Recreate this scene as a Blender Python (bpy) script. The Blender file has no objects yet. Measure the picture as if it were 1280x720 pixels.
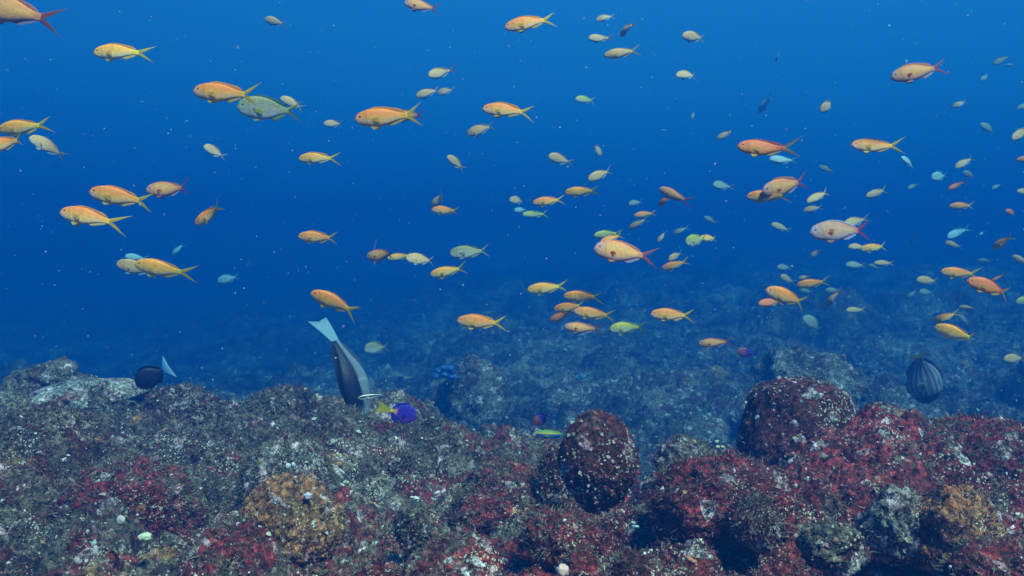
import bpy, bmesh, math, random
import numpy as np
from mathutils import Vector, Matrix

# ------------------------------------------------------------------ camera
scene = bpy.context.scene
COL = scene.collection
rnd = random.Random(7)
nrng = np.random.default_rng(11)
FPX = 1108.0                       # focal length in photo pixels (1280 wide)
cam_d = bpy.data.cameras.new("camera")
cam = bpy.data.objects.new("camera", cam_d)
COL.objects.link(cam)
cam.location = (0, 0, 0)
cam.rotation_euler = (math.radians(90), 0, 0)
cam_d.sensor_width = 36
cam_d.lens = 36 * FPX / 1280
cam_d.clip_start = 0.02
cam_d.clip_end = 500
cam_d.dof.use_dof = True
cam_d.dof.focus_distance = 1.7
cam_d.dof.aperture_fstop = 10
scene.camera = cam

# ------------------------------------------------------------------ light
SUN_EL, SUN_AZ = 62.0, 28.0        # azimuth measured from +Y towards +X
world = bpy.data.worlds.new("World")
scene.world = world
world.use_nodes = True
wn, wl = world.node_tree.nodes, world.node_tree.links
wn.clear()
wout = wn.new("ShaderNodeOutputWorld")
bg = wn.new("ShaderNodeBackground")
sky = wn.new("ShaderNodeTexSky")
sky.sky_type = 'NISHITA'
sky.sun_disc = False
sky.sun_elevation = math.radians(SUN_EL)
sky.sun_rotation = math.radians(SUN_AZ)
tint = wn.new("ShaderNodeMix"); tint.data_type = 'RGBA'; tint.blend_type = 'MULTIPLY'
tint.inputs['Factor'].default_value = 1.0
tint.inputs[7].default_value = (0.12, 0.28, 0.26, 1)      # daylight filtered by the water above
add = wn.new("ShaderNodeMix"); add.data_type = 'RGBA'; add.blend_type = 'ADD'
add.inputs['Factor'].default_value = 1.0
# open water around: deeper blue downwards and to the left, brighter up and to the right
tc = wn.new("ShaderNodeTexCoord")
dot = wn.new("ShaderNodeVectorMath"); dot.operation = 'DOT_PRODUCT'
dot.inputs[1].default_value = (0.50, 0.15, 0.85)
ramp = wn.new("ShaderNodeValToRGB")
cr = ramp.color_ramp
cr.elements[0].position = 0.30; cr.elements[0].color = (0.0, 0.20, 0.95, 1)
cr.elements[1].position = 1.0; cr.elements[1].color = (0.0, 1.2, 3.7, 1)
e = cr.elements.new(0.5); e.color = (0.0, 0.95, 3.1, 1)
e = cr.elements.new(0.65); e.color = (0.0, 1.15, 3.6, 1)
mr = wn.new("ShaderNodeMapRange")
mr.inputs['From Min'].default_value = -1; mr.inputs['From Max'].default_value = 1
wl.new(tc.outputs['Generated'], dot.inputs[0])
wl.new(dot.outputs['Value'], mr.inputs['Value'])
wl.new(mr.outputs['Result'], ramp.inputs['Fac'])
wl.new(sky.outputs['Color'], tint.inputs[6])
wl.new(tint.outputs[2], add.inputs[6])
wl.new(ramp.outputs['Color'], add.inputs[7])
wl.new(add.outputs[2], bg.inputs['Color'])
bg.inputs['Strength'].default_value = 0.07
wl.new(bg.outputs[0], wout.inputs[0])

sun_d = bpy.data.lights.new("sun", 'SUN')
sun_d.energy = 5.0
sun_d.angle = math.radians(11)
sun_d.color = (1.0, 0.80, 0.58)
sun = bpy.data.objects.new("sun", sun_d)
COL.objects.link(sun)
# fall from above, a little from behind the diver's right shoulder
sd = Vector((0.42, -0.66, 1.10)).normalized()
sun.rotation_euler = sd.to_track_quat('Z', 'Y').to_euler()
sun.location = (3, 2, 8)

scene.view_settings.view_transform = 'Standard'
scene.view_settings.look = 'None'
scene.view_settings.gamma = 1
scene.view_settings.use_curve_mapping = False
scene.view_settings.exposure = 1.23
scene.render.engine = 'CYCLES'
cy = scene.cycles
cy.max_bounces = 5
cy.diffuse_bounces = 2
cy.glossy_bounces = 2
cy.transmission_bounces = 3
cy.transparent_max_bounces = 6
cy.volume_bounces = 1
cy.use_denoising = True
cy.sample_clamp_indirect = 4
cy.caustics_reflective = False
cy.caustics_refractive = False


def P(px, py, d):
    """point at distance d (metres along the view) seen at photo pixel px, py"""
    return Vector(((px - 640) * d / FPX, d, (360 - py) * d / FPX))


def tag(o, label=None, cat=None, group=None, kind=None):
    if label: o['label'] = label
    if cat: o['category'] = cat
    if group: o['group'] = group
    if kind: o['kind'] = kind
    return o


def mesh_obj(name, verts, faces, mat=None, parent=None, cols=None, smooth=True, col_name='col'):
    me = bpy.data.meshes.new(name)
    me.from_pydata([tuple(v) for v in verts], [], [tuple(f) for f in faces])
    if cols is not None:
        a = me.color_attributes.new(col_name, 'FLOAT_COLOR', 'POINT')
        c = np.ones((len(verts), 4), dtype=np.float32)
        c[:, :3] = np.asarray(cols)[:, :3]
        a.data.foreach_set('color', c.ravel())
    if smooth:
        me.polygons.foreach_set('use_smooth', [True] * len(me.polygons))
    me.update()
    o = bpy.data.objects.new(name, me)
    COL.objects.link(o)
    if mat: me.materials.append(mat)
    if parent: o.parent = parent
    return o


def np_mesh(name, verts, faces, mat=None, cols=None, smooth=True):
    """fast mesh from numpy arrays, faces all of one size"""
    me = bpy.data.meshes.new(name)
    nv, nf, k = len(verts), len(faces), faces.shape[1]
    me.vertices.add(nv)
    me.vertices.foreach_set('co', np.ascontiguousarray(verts, dtype=np.float32).ravel())
    me.loops.add(nf * k)
    me.loops.foreach_set('vertex_index', np.ascontiguousarray(faces, dtype=np.int32).ravel())
    me.polygons.add(nf)
    me.polygons.foreach_set('loop_start', np.arange(0, nf * k, k, dtype=np.int32))
    me.polygons.foreach_set('use_smooth', np.full(nf, smooth, dtype=bool))
    me.update(calc_edges=True)
    me.validate()
    if cols is not None:
        a = me.color_attributes.new('col', 'FLOAT_COLOR', 'POINT')
        c = np.ones((nv, 4), dtype=np.float32)
        c[:, :3] = cols
        a.data.foreach_set('color', c.ravel())
    o = bpy.data.objects.new(name, me)
    COL.objects.link(o)
    if mat: me.materials.append(mat)
    return o


# ------------------------------------------------------------------ numpy noise
def _h(ix, iy, iz, seed):
    n = (ix.astype(np.int64) * 374761393 + iy.astype(np.int64) * 668265263
         + iz.astype(np.int64) * 1274126177 + seed * 69069) & 0x7fffffff
    n = ((n ^ (n >> 13)) * 1274126177) & 0x7fffffff
    n = ((n ^ (n >> 15)) * 668265263) & 0x7fffffff
    return ((n ^ (n >> 16)) & 0xffffff) / float(0xffffff)


def vnoise2(x, y, seed=0):
    ix, iy = np.floor(x), np.floor(y)
    fx, fy = x - ix, y - iy
    fx = fx * fx * (3 - 2 * fx); fy = fy * fy * (3 - 2 * fy)
    z = np.zeros_like(ix)
    a = _h(ix, iy, z, seed); b = _h(ix + 1, iy, z, seed)
    c = _h(ix, iy + 1, z, seed); d = _h(ix + 1, iy + 1, z, seed)
    return (a * (1 - fx) + b * fx) * (1 - fy) + (c * (1 - fx) + d * fx) * fy


def fbm2(x, y, octs=5, seed=0, gain=0.5):
    s, a, t = 0, 1, 0
    for k in range(octs):
        s = s + a * vnoise2(x * 2 ** k + 17.3 * k, y * 2 ** k - 9.1 * k, seed + k); t += a
        a *= gain
    return s / t * 2 - 1


def vnoise3(x, y, z, seed=0):
    ix, iy, iz = np.floor(x), np.floor(y), np.floor(z)
    fx, fy, fz = x - ix, y - iy, z - iz
    fx = fx * fx * (3 - 2 * fx); fy = fy * fy * (3 - 2 * fy); fz = fz * fz * (3 - 2 * fz)
    r = 0
    for dz, wz in ((0, 1 - fz), (1, fz)):
        a = _h(ix, iy, iz + dz, seed); b = _h(ix + 1, iy, iz + dz, seed)
        c = _h(ix, iy + 1, iz + dz, seed); d = _h(ix + 1, iy + 1, iz + dz, seed)
        r = r + ((a * (1 - fx) + b * fx) * (1 - fy) + (c * (1 - fx) + d * fx) * fy) * wz
    return r


def fbm3(x, y, z, octs=4, seed=0, gain=0.5):
    s, a, t = 0, 1, 0
    for k in range(octs):
        s = s + a * vnoise3(x * 2 ** k + 5.3 * k, y * 2 ** k, z * 2 ** k, seed + k); t += a
        a *= gain
    return s / t * 2 - 1


def domes(x, y, cell, rmin, rmax, keep, seed):
    """rounded boulder tops on a jittered grid: returns a height in units of the cell"""
    gx, gy = x / cell, y / cell
    ix, iy = np.floor(gx), np.floor(gy)
    best = np.zeros_like(x)
    for dx in (-1, 0, 1):
        for dy in (-1, 0, 1):
            cx, cy = ix + dx, iy + dy
            z = np.zeros_like(cx)
            jx = cx + _h(cx, cy, z, seed); jy = cy + _h(cx, cy, z + 1, seed)
            r = rmin + (rmax - rmin) * _h(cx, cy, z + 2, seed)
            on = _h(cx, cy, z + 3, seed) < keep
            st = 0.7 + 0.6 * _h(cx, cy, z + 4, seed)
            d2 = (((gx - jx) * st) ** 2 + ((gy - jy) / st) ** 2) / r ** 2
            h = np.sqrt(np.clip(1 - d2, 0, 1)) * r * on
            best = np.maximum(best, h)
    return best


def sstep(a, b, x):
    t = np.clip((x - a) / (b - a), 0, 1)
    return t * t * (3 - 2 * t)


def lerp_tab(v, xs, ys):
    return np.interp(v, xs, ys)


# ------------------------------------------------------------------ seabed shape
def ground_base(x, y):
    u = x / np.maximum(y, 0.3)                       # direction, -0.58 .. 0.58 in frame
    near = -0.475 + 0.0 * x
    near = near + lerp_tab(y, [0.5, 1.0, 1.6, 2.1, 2.7], [-0.03, -0.02, -0.03, -0.05, -0.06])
    # the bank rises on the left and on the right
    near = near + 0.07 * sstep(-0.15, -0.95, x) * sstep(1.2, 2.6, y)
    near = near + 0.10 * sstep(0.40, 1.15, x) * sstep(0.9, 1.9, y)
    near = near + 0.02 * np.exp(-((x - 0.45) / 0.25) ** 2 - ((y - 1.75) / 0.3) ** 2)
    for mx, my, mr_, mh in ((.17, 1.80, .14, .02), (.66, 1.82, .20, .15), (.40, 1.55, .16, .06), (-.42, 1.55, .12, .04), (.72, 1.30, .15, .05)):
        near = near + mh * np.exp(-((x - mx) ** 2 + (y - my) ** 2) / mr_ ** 2)
    # lip of the bank
    lip = lerp_tab(u, [-0.8, -0.5, -0.35, -0.2, 0.0, 0.1, 0.25, 0.35, 0.5, 0.8],
                   [3.3, 3.1, 2.9, 3.1, 2.9, 2.3, 2.2, 2.0, 2.05, 2.1])
    drop = sstep(0, 1, (y - lip) / lerp_tab(u, [-.3, .05, .15], [2.0, 1.6, 1.0]))
    far = lerp_tab(y, [2, 3.2, 4.5, 7, 10, 15, 24, 60], [-.92, -.92, -.90, -.76, -.58, -.25, .3, .8])
    far = far + 0.35 * sstep(0.0, 6.0, x) * sstep(3.5, 9, y) - 0.95 * sstep(0.06, -0.45, u) * sstep(5, 13, y)
    far = far + 0.42 * sstep(3.5, 8, y) * fbm2(x * 0.55 + 4, y * 0.4, 4, 77)
    far = np.maximum(far, -1.9)
    return near * (1 - drop) + far * drop


def ground_z(x, y, fine=True):
    z = ground_base(x, y)
    z = z + 0.055 * fbm2(x * 2.2, y * 2.2, 3, 3)
    z = z + 0.05 * (0.5 - np.abs(fbm2(x * 3.1 + 3, y * 3.1, 4, 61)) * 2) 
    wx = x + 0.05 * fbm2(x * 5, y * 5, 2, 21); wy = y + 0.05 * fbm2(x * 5 + 9, y * 5, 2, 22)
    farm = sstep(2.5, 5, y)
    z = z + (0.30 + 0.12 * farm) * 0.62 * domes(wx, wy, 0.62, 0.25, 0.48, 0.55, 5)
    z = z + 0.42 * farm * 1.5 * domes(wx, wy, 1.5, 0.2, 0.42, 0.45, 15)
    z = z + 0.50 * 0.24 * domes(wx, wy, 0.24, 0.25, 0.55, 0.6, 6)
    z = z + 0.60 * 0.095 * domes(wx, wy, 0.095, 0.25, 0.55, 0.6, 7)
    if fine:
        z = z + 0.55 * 0.036 * domes(wx, wy, 0.036, 0.3, 0.55, 0.65, 8)
        z = z + 0.5 * 0.015 * domes(x, y, 0.015, 0.3, 0.55, 0.6, 9)
        z = z + 0.024 * fbm2(x * 20, y * 20, 5, 10, 0.62)
    return z


def gz(x, y):
    return float(ground_z(np.array([x], float), np.array([y], float), False)[0])


def ground_normal(x, y, e=0.006):
    zx = (ground_z(x + e, y, False) - ground_z(x - e, y, False)) / (2 * e)
    zy = (ground_z(x, y + e, False) - ground_z(x, y - e, False)) / (2 * e)
    n = np.stack([-zx, -zy, np.ones_like(x)], 1)
    return n / np.linalg.norm(n, axis=1, keepdims=True)


# ------------------------------------------------------------------ materials
class NT:
    def __init__(s, name):
        s.m = bpy.data.materials.new(name); s.m.use_nodes = True
        s.n, s.l = s.m.node_tree.nodes, s.m.node_tree.links
        s.b = s.n['Principled BSDF']

    def _set(s, sock, v):
        if isinstance(v, bpy.types.NodeSocket): s.l.new(v, sock)
        elif isinstance(v, (tuple, list)) and len(v) == 3 and sock.type == 'RGBA': sock.default_value = (*v, 1)
        else: sock.default_value = v

    def noise(s, vec, scale, detail=3, rough=0.6, dist=0.0):
        n = s.n.new('ShaderNodeTexNoise')
        s.l.new(vec, n.inputs['Vector'])
        n.inputs['Scale'].default_value = scale; n.inputs['Detail'].default_value = detail
        n.inputs['Roughness'].default_value = rough; n.inputs['Distortion'].default_value = dist
        return n.outputs['Fac']

    def voro(s, vec, scale, feat='F1'):
        n = s.n.new('ShaderNodeTexVoronoi'); n.feature = feat
        s.l.new(vec, n.inputs['Vector']); n.inputs['Scale'].default_value = scale
        return n

    def rng(s, v, a, b, c=0.0, d=1.0):
        n = s.n.new('ShaderNodeMapRange'); n.clamp = True
        s._set(n.inputs['Value'], v)
        for k, x in zip(('From Min', 'From Max', 'To Min', 'To Max'), (a, b, c, d)): n.inputs[k].default_value = x
        return n.outputs['Result']

    def mix(s, f, a, b, mode='MIX'):
        n = s.n.new('ShaderNodeMix'); n.data_type = 'RGBA'; n.blend_type = mode
        s._set(n.inputs['Factor'], f); s._set(n.inputs[6], a); s._set(n.inputs[7], b)
        return n.outputs[2]

    def math(s, op, a, b=0.0):
        n = s.n.new('ShaderNodeMath'); n.operation = op
        s._set(n.inputs[0], a); s._set(n.inputs[1], b)
        return n.outputs[0]

    def bump(s, h, strength, dist, prev=None):
        n = s.n.new('ShaderNodeBump'); n.inputs['Strength'].default_value = strength
        n.inputs['Distance'].default_value = dist
        s.l.new(h, n.inputs['Height'])
        if prev: s.l.new(prev, n.inputs['Normal'])
        return n.outputs[0]

    def sep(s, v):
        n = s.n.new('ShaderNodeSeparateColor'); s.l.new(v, n.inputs[0]); return n.outputs


def reef_mat(name, turf=(0.155, 0.122, 0.092), red=(0.095, 0.011, 0.012), redness=0.5, dark=(0.045, 0.030, 0.025),
             crust=(0.42, 0.17, 0.06), crust_amt=0.5, pale_amt=0.5, speck=0.5, bright=1.0, objspace=False):
    t = NT(name)
    if objspace:
        vec = t.n.new('ShaderNodeTexCoord').outputs['Object']
    else:
        vec = t.n.new('ShaderNodeNewGeometry').outputs['Position']
    n1 = t.noise(vec, 5.5, 5, 0.65, 0.4)
    n2 = t.noise(vec, 17, 5, 0.7, 0.3)
    n3 = t.noise(vec, 55, 4, 0.7)
    n4 = t.noise(vec, 3.1, 4, 0.6)
    v1 = t.voro(vec, 330)
    v2 = t.voro(vec, 130)
    v3 = t.voro(vec, 34)
    c1 = t.sep(v1.outputs['Color']); c2 = t.sep(v2.outputs['Color']); c3 = t.sep(v3.outputs['Color'])
    lo = 0.60 - 0.25 * redness
    base = t.mix(t.rng(n3, 0.35, 0.62), t.mix(0.5, turf, dark), turf)
    base = t.mix(t.rng(n2, 0.47, 0.58), base, t.mix(t.rng(n1, .4, .6), dark, (0.085, 0.028, 0.022)))
    r2 = t.mix(t.rng(n3, 0.4, 0.65), red, tuple(min(1, c * 2.6 + 0.01) for c in red))
    mixr = t.math('ADD', t.math('MULTIPLY', n1, 0.6), t.math('MULTIPLY', n2, 0.4))
    if not objspace:      # the red crusts are commonest on the right and near the diver
        sp_ = t.n.new('ShaderNodeSeparateXYZ'); t.l.new(vec, sp_.inputs[0])
        w = t.math('ADD', t.rng(sp_.outputs[0], -1.1, 0.4, -0.125, 0.02), t.rng(sp_.outputs[1], 1.1, 4.0, 0.02, -0.16))
        mixr = t.math('ADD', mixr, w)
    base = t.mix(t.math('MULTIPLY', t.rng(mixr, lo, lo + 0.06), t.rng(n3, 0.30, 0.48, 0.25, 1)), base, r2)
    # orange and tan sponge crusts
    base = t.mix(t.math('MULTIPLY', t.rng(n4, 0.66 - 0.16 * crust_amt, 0.70 - 0.16 * crust_amt),
                        t.rng(n3, 0.30, 0.5)), base,
                 t.mix(t.rng(n2, 0.4, 0.6), crust, (crust[0] * 0.8, crust[1] * 1.35, crust[2] * 1.6)))
    # pink and lilac coralline crusts cell by cell
    pk = t.math('GREATER_THAN', c3[0], 1.0 - 0.16 * pale_amt)
    pk = t.math('MULTIPLY', pk, t.rng(n3, 0.42, 0.52))
    base = t.mix(pk, base, t.mix(c3[1], (0.42, 0.24, 0.27), (0.46, 0.42, 0.46)))
    # salt and pepper of grit, worms and broken shell, with crevice shade painted in
    big = t.rng(t.noise(vec, 1.9, 5, 0.65, 0.6), 0.36, 0.64, 0.45, 1.5)
    base = t.mix(1.0, base, t.combine(big), 'MULTIPLY')
    if not objspace:
        sy_ = t.n.new('ShaderNodeSeparateXYZ'); t.l.new(vec, sy_.inputs[0])
        huge = t.rng(t.noise(vec, 0.9, 4, 0.6, 0.8), 0.40, 0.66, 0.12, 1.6)
        base = t.mix(t.rng(sy_.outputs[1], 3.0, 5.5), base, t.mix(1.0, base, t.combine(huge), 'MULTIPLY'))
    val = t.math('MULTIPLY', t.rng(c2[0], 0, 1, 0.35, 1.7), t.rng(t.noise(vec, 75, 3, 0.7), 0.34, 0.66, 0.25, 1.75))  # finer noise paints dark crevices and sunlight variation into the colour
    base = t.mix(1.0, base, t.mix(1.0, (0, 0, 0), t.combine(val)), 'MULTIPLY')
    sp = t.math('GREATER_THAN', c2[1], 1.0 - 0.10 * speck)
    sp = t.math('MULTIPLY', sp, t.rng(v2.outputs['Distance'], 0.25, 0.45, 1, 0))
    patch = t.rng(t.noise(vec, 6, 5, 0.75), 0.50, 0.60)
    sp = t.math('MULTIPLY', sp, patch)
    base = t.mix(sp, base, t.mix(c2[2], (0.72, 0.66, 0.55), (0.50, 0.55, 0.58)))
    sp2 = t.math('MULTIPLY', t.math('GREATER_THAN', c1[1], 1.0 - 0.17 * speck), patch)
    base = t.mix(sp2, base, t.mix(c1[2], (0.75, 0.62, 0.50), (0.60, 0.62, 0.55)))
    if bright != 1.0:
        base = t.mix(1.0, base, (bright, bright, bright), 'MULTIPLY')
    t.l.new(base, t.b.inputs['Base Color'])
    t.b.inputs['Roughness'].default_value = 0.75
    t.b.inputs['Specular IOR Level'].default_value = 0.25
    h = t.bump(n3, 0.9, 0.012)
    h = t.bump(t.noise(vec, 190, 3, 0.7), 0.9, 0.004, h)
    t.l.new(h, t.b.inputs['Normal'])
    return t.m


def _combine(self, v):
    n = self.n.new('ShaderNodeCombineColor')
    for k in range(3): self.l.new(v, n.inputs[k])
    return n.outputs[0]


def _mixfix(self, f, a, b, mode='MIX'):
    n = self.n.new('ShaderNodeMix'); n.data_type = 'RGBA'; n.blend_type = mode
    self._set(n.inputs['Factor'], f)
    self._set(n.inputs[6], a); self._set(n.inputs[7], b)
    return n.outputs[2]


NT.combine = _combine
NT.mix = _mixfix


def attr_mat(name, rough=0.5, spec=0.4, translucent=0.0, alpha=1.0, vary=0.12, bump=None):
    t = NT(name)
    a = t.n.new('ShaderNodeVertexColor'); a.layer_name = 'col'
    col = a.outputs['Color']
    oi = t.n.new('ShaderNodeObjectInfo')
    hs = t.n.new('ShaderNodeHueSaturation')
    t.l.new(t.rng(oi.outputs['Random'], 0, 1, 1 - vary, 1 + vary), hs.inputs['Value'])
    t.l.new(col, hs.inputs['Color'])
    col = hs.outputs[0]
    tc = t.n.new('ShaderNodeTexCoord').outputs['Object']
    if bump:
        n = t.noise(tc, 22, 3, 0.6)
        col = t.mix(1.0, col, t.combine(t.rng(n, 0.3, 0.7, 0.82, 1.15)), 'MULTIPLY')
        v = t.voro(tc, 75)
        t.l.new(t.bump(v.outputs['Distance'], 0.15, 0.006), t.b.inputs['Normal'])
    t.l.new(col, t.b.inputs['Base Color'])
    t.b.inputs['Roughness'].default_value = rough
    t.b.inputs['Specular IOR Level'].default_value = spec
    if translucent:
        out = t.n['Material Output']
        tr = t.n.new('ShaderNodeBsdfTranslucent'); t.l.new(col, tr.inputs['Color'])
        mx = t.n.new('ShaderNodeMixShader'); mx.inputs[0].default_value = translucent
        t.l.new(t.b.outputs[0], mx.inputs[1]); t.l.new(tr.outputs[0], mx.inputs[2])
        last = mx.outputs[0]
        if alpha < 1:
            tp = t.n.new('ShaderNodeBsdfTransparent')
            m2 = t.n.new('ShaderNodeMixShader'); m2.inputs[0].default_value = alpha
            t.l.new(tp.outputs[0], m2.inputs[1]); t.l.new(last, m2.inputs[2])
            last = m2.outputs[0]
        t.l.new(last, out.inputs[0])
    return t.m


M_GROUND = reef_mat('reef_seabed', redness=0.74, crust_amt=0.35, speck=0.7)
M_KNOB = reef_mat('dark_coralline', turf=(0.10, 0.07, 0.055), red=(0.052, 0.009, 0.009), redness=0.85,
                  dark=(0.035, 0.016, 0.012), crust_amt=-0.1, pale_amt=0.7, speck=0.5, objspace=True)
M_RED = reef_mat('red_algal_crust', red=(0.11, 0.011, 0.014), redness=0.85, crust_amt=0.2, pale_amt=0.6, objspace=True)
M_TURF = reef_mat('grey_turf_rock', turf=(0.19, 0.155, 0.12), redness=0.1, crust_amt=0.0, pale_amt=1.0, objspace=True)
M_ORANGE = reef_mat('orange_sponge_crust', redness=0.35, crust=(0.40, 0.13, 0.05), crust_amt=2.3, pale_amt=0.5, speck=0.5, objspace=True)
M_PALE = reef_mat('pale_crust_rock', turf=(0.34, 0.32, 0.30), red=(0.16, 0.05, 0.06), redness=0.2, crust_amt=0.0, pale_amt=2.4, speck=1.2, objspace=True)
M_SCALE = attr_mat('fish_skin', 0.5, 0.3, 0.0, bump=True)
M_FIN = attr_mat('fish_fin', 0.5, 0.3, 0.45, 0.74)
M_EYE = attr_mat('fish_eye', 0.12, 0.6)
M_BLADE = attr_mat('turf_algae', 0.7, 0.2, 0.35, vary=0)
M_CHIP = attr_mat('shell_grit', 0.6, 0.3, vary=0)
M_SNOW = attr_mat('drifting_specks', 0.6, 0.3, 0.4, vary=0)

# ------------------------------------------------------------------ seabed mesh
def build_ground():
    nr = 1250
    U = np.concatenate([-np.linspace(1.5, .66, 110)[:-1], np.linspace(-.66, .66, 1000), np.linspace(.66, 1.5, 110)[1:]])
    na = len(U)
    t = np.linspace(0, 1, nr)
    # rows dense where the foreground bank is
    key_t = [0, 0.08, 0.62, 0.82, 1.0]
    key_l = np.log([0.45, 0.95, 3.1, 7.0, 27.0])
    r = np.exp(np.interp(t, key_t, key_l))
    R, A = np.meshgrid(r, U, indexing='ij')
    x = R * A; y = R * 1.0
    z = ground_z(x, y)
    # push points sideways a little so that facets do not line up in rows
    v = np.stack([x + 0.008 * fbm2(x * 40, y * 40, 2, 31), y + 0.012 * fbm2(x * 40, y * 40, 2, 32), z], -1).reshape(-1, 3)
    i = np.arange((nr - 1) * na).reshape(nr - 1, na)[:, :-1].ravel()
    f = np.stack([i, i + 1, i + 1 + na, i + na], 1)
    o = np_mesh('seabed', v, f, M_GROUND)
    return tag(o, kind='structure')


build_ground()
# plain ground behind and around the diver, so that the bank does not end at the lens
def build_back_ground():
    xs = np.linspace(-12, 12, 240); ys = np.linspace(-3.0, 0.47, 60)
    X, Y = np.meshgrid(xs, ys, indexing='xy')
    Z = ground_z(X, np.maximum(Y, -3)) - 0.01
    v = np.stack([X, Y, Z], -1).reshape(-1, 3)
    n = len(xs)
    i = np.arange((len(ys) - 1) * n).reshape(-1, n)[:, :-1].ravel()
    f = np.stack([i, i + 1, i + 1 + n, i + n], 1)
    tag(np_mesh('seabed', v, f, M_GROUND), kind='structure')


build_back_ground()

# ------------------------------------------------------------------ rocks
TURF_SRC = []        # (points, normals, density weight) on rocks, for the turf algae


def rock(name, px, py, w, h, d, mat, label, cat='rock', rough=0.16, seed=1, shape=None, dep=None, sub=5,
         freq=2.2, turf=0.3, tuft_cols=None, group=None, lean=0.0):
    if shape is None:
        py += 0.46 * h; h *= 1.6; w *= 1.15; rough *= 2.2; freq = 1.5
    """rock whose visible middle sits at photo pixel (px, py), w x h pixels, d metres away"""
    c = P(px, py, d)
    rx, rz = w * d / FPX / 2, h * d / FPX / 2
    ry = (dep if dep else 1.0) * rx
    bm = bmesh.new()
    bmesh.ops.create_icosphere(bm, subdivisions=sub, radius=1)
    v = np.array([p.co[:] for p in bm.verts])
    f = np.array([[q.index for q in p.verts] for p in bm.faces])
    bm.free()
    n = v.copy()
    s = seed * 13.7
    disp = rough * fbm3(v[:, 0] * freq + s, v[:, 1] * freq, v[:, 2] * freq, 4, seed, 0.6)
    size = max(rx, rz)
    k = size / 0.006
    disp = disp + 0.25 * rough * (np.abs(fbm3(v[:, 0] * 6 + s, v[:, 1] * 6, v[:, 2] * 6, 3, seed + 5)))
    disp = disp + (0.004 / size) * fbm3(v[:, 0] * size * 110 + s, v[:, 1] * size * 110, v[:, 2] * size * 110, 3, seed + 9, 0.7) * 1.6
    if shape: v = shape(v)
    v = v * (1 + disp)[:, None]
    v = v * np.array([rx, ry, rz])
    v[:, 0] += lean * v[:, 2]
    o = np_mesh(name, v, f, mat)
    o.location = c
    tag(o, label, cat, group)
    if turf > 0:
        nn = n / np.array([rx, ry, rz]); nn /= np.linalg.norm(nn, axis=1, keepdims=True)
        TURF_SRC.append((v + np.array(c), nn, turf, rx * rz, v.shape[0]))
    return o


def egg(v):          # flat-bottomed upright egg, narrower at the foot
    v = v.copy(); z = v[:, 2]
    s = 1 - 0.16 * np.clip(-z, 0, 1) - 0.05 * np.clip(z, 0, 1)
    v[:, 0] *= s; v[:, 1] *= s
    return v


def stump(v):        # flat top, wide foot
    v = v.copy(); z = v[:, 2]
    v[:, 2] = np.where(z > 0.55, 0.55 + (z - 0.55) * 0.45, z) * 1.22
    s = 1.0 - 0.26 * z
    v[:, 0] *= s; v[:, 1] *= s
    r = np.hypot(v[:, 0], v[:, 1]); k = np.where(z > 0.3, 1 + 0.22 * (z - 0.3), 1)
    v[:, 0] *= k; v[:, 1] *= k
    return v


rock('encrusted_knob', 748, 577, 98, 124, 1.60, M_KNOB,
     'tall rounded maroon knob of encrusted rock flecked with white, front centre of the bank', rough=0.085, seed=2, shape=egg, sub=6, turf=0.03)
rock('encrusted_knob', 1001, 540, 148, 146, 2.02, M_KNOB,
     'wide flat-topped maroon rock knob with pale flecks on top, on the right of the bank', rough=0.12, seed=4, shape=stump, sub=6, turf=0.03)
rock('rock', 692, 578, 34, 56, 1.80, M_KNOB,
     'small dark upright rock against the left side of the tall maroon knob', rough=0.15, seed=5, turf=0.4)
rock('rock', 365, 622, 104, 84, 1.56, M_ORANGE,
     'rounded rock covered in orange sponge with small white patches', rough=0.13, seed=6, sub=6, turf=0.15)
rock('rock', 358, 572, 92, 74, 1.95, M_PALE,
     'pale grey-pink crusted boulder right behind the orange sponge rock', rough=0.14, seed=7, turf=0.5)
rock('rock', 350, 508, 84, 66, 2.75, M_TURF,
     'grey-brown domed boulder at the edge of the bank, left of the diving grey fish', rough=0.16, seed=8, turf=0.4)
rock('rock', 428, 538, 96, 72, 2.45, M_TURF,
     'speckled domed boulder directly below the head of the diving grey fish', rough=0.14, seed=9, turf=0.4)
rock('rock', 590, 480, 88, 66, 5.5, M_TURF,
     'round hazy boulder with blue sponge at its left, beyond the bank in the centre', rough=0.18, seed=10, turf=0)
rock('rock', 905, 600, 150, 76, 1.62, M_RED,
     'broad low mound of dark red rock in front, between the two maroon knobs', rough=0.15, seed=11, sub=6, turf=0.5)
rock('rock', 1225, 566, 190, 112, 1.82, M_RED,
     'big red-crusted boulder forming the crest at the right edge', rough=0.18, seed=12, sub=6, turf=0.6, dep=0.7)
rock('rock', 1196, 640, 96, 66, 1.34, M_ORANGE,
     'low boulder with patchy dull orange crust near the lower right corner', rough=0.18, seed=13, turf=0.35)
rock('rock', 1128, 632, 74, 58, 1.38, M_PALE,
     'small boulder with white and lilac crust, left of the dull orange boulder at lower right', rough=0.2, seed=14, turf=0.3)
rock('rock', 1248, 700, 110, 62, 1.20, M_RED,
     'smooth dark red lump of rock in the lower right corner', rough=0.14, seed=15, turf=0.4)
rock('rock', 62, 470, 90, 42, 3.3, M_TURF,
     'pale teal slab of rock standing on the far crest at the left', rough=0.25, seed=16, turf=0, lean=0.4)
rock('rock', 112, 484, 120, 34, 3.0, M_PALE,
     'long low pale slab sloping down to the right on the left crest', rough=0.2, seed=17, turf=0)
rock('rock', 516, 640, 40, 38, 1.56, M_TURF,
     'small round grey rock with white shell bits on top, right of the orange rock', rough=0.15, seed=18, turf=0.3)
rock('rock', 640, 604, 124, 66, 1.90, M_RED,
     'low red-brown dome of rock left of the tall maroon knob', rough=0.15, seed=19, turf=0.6)
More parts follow.
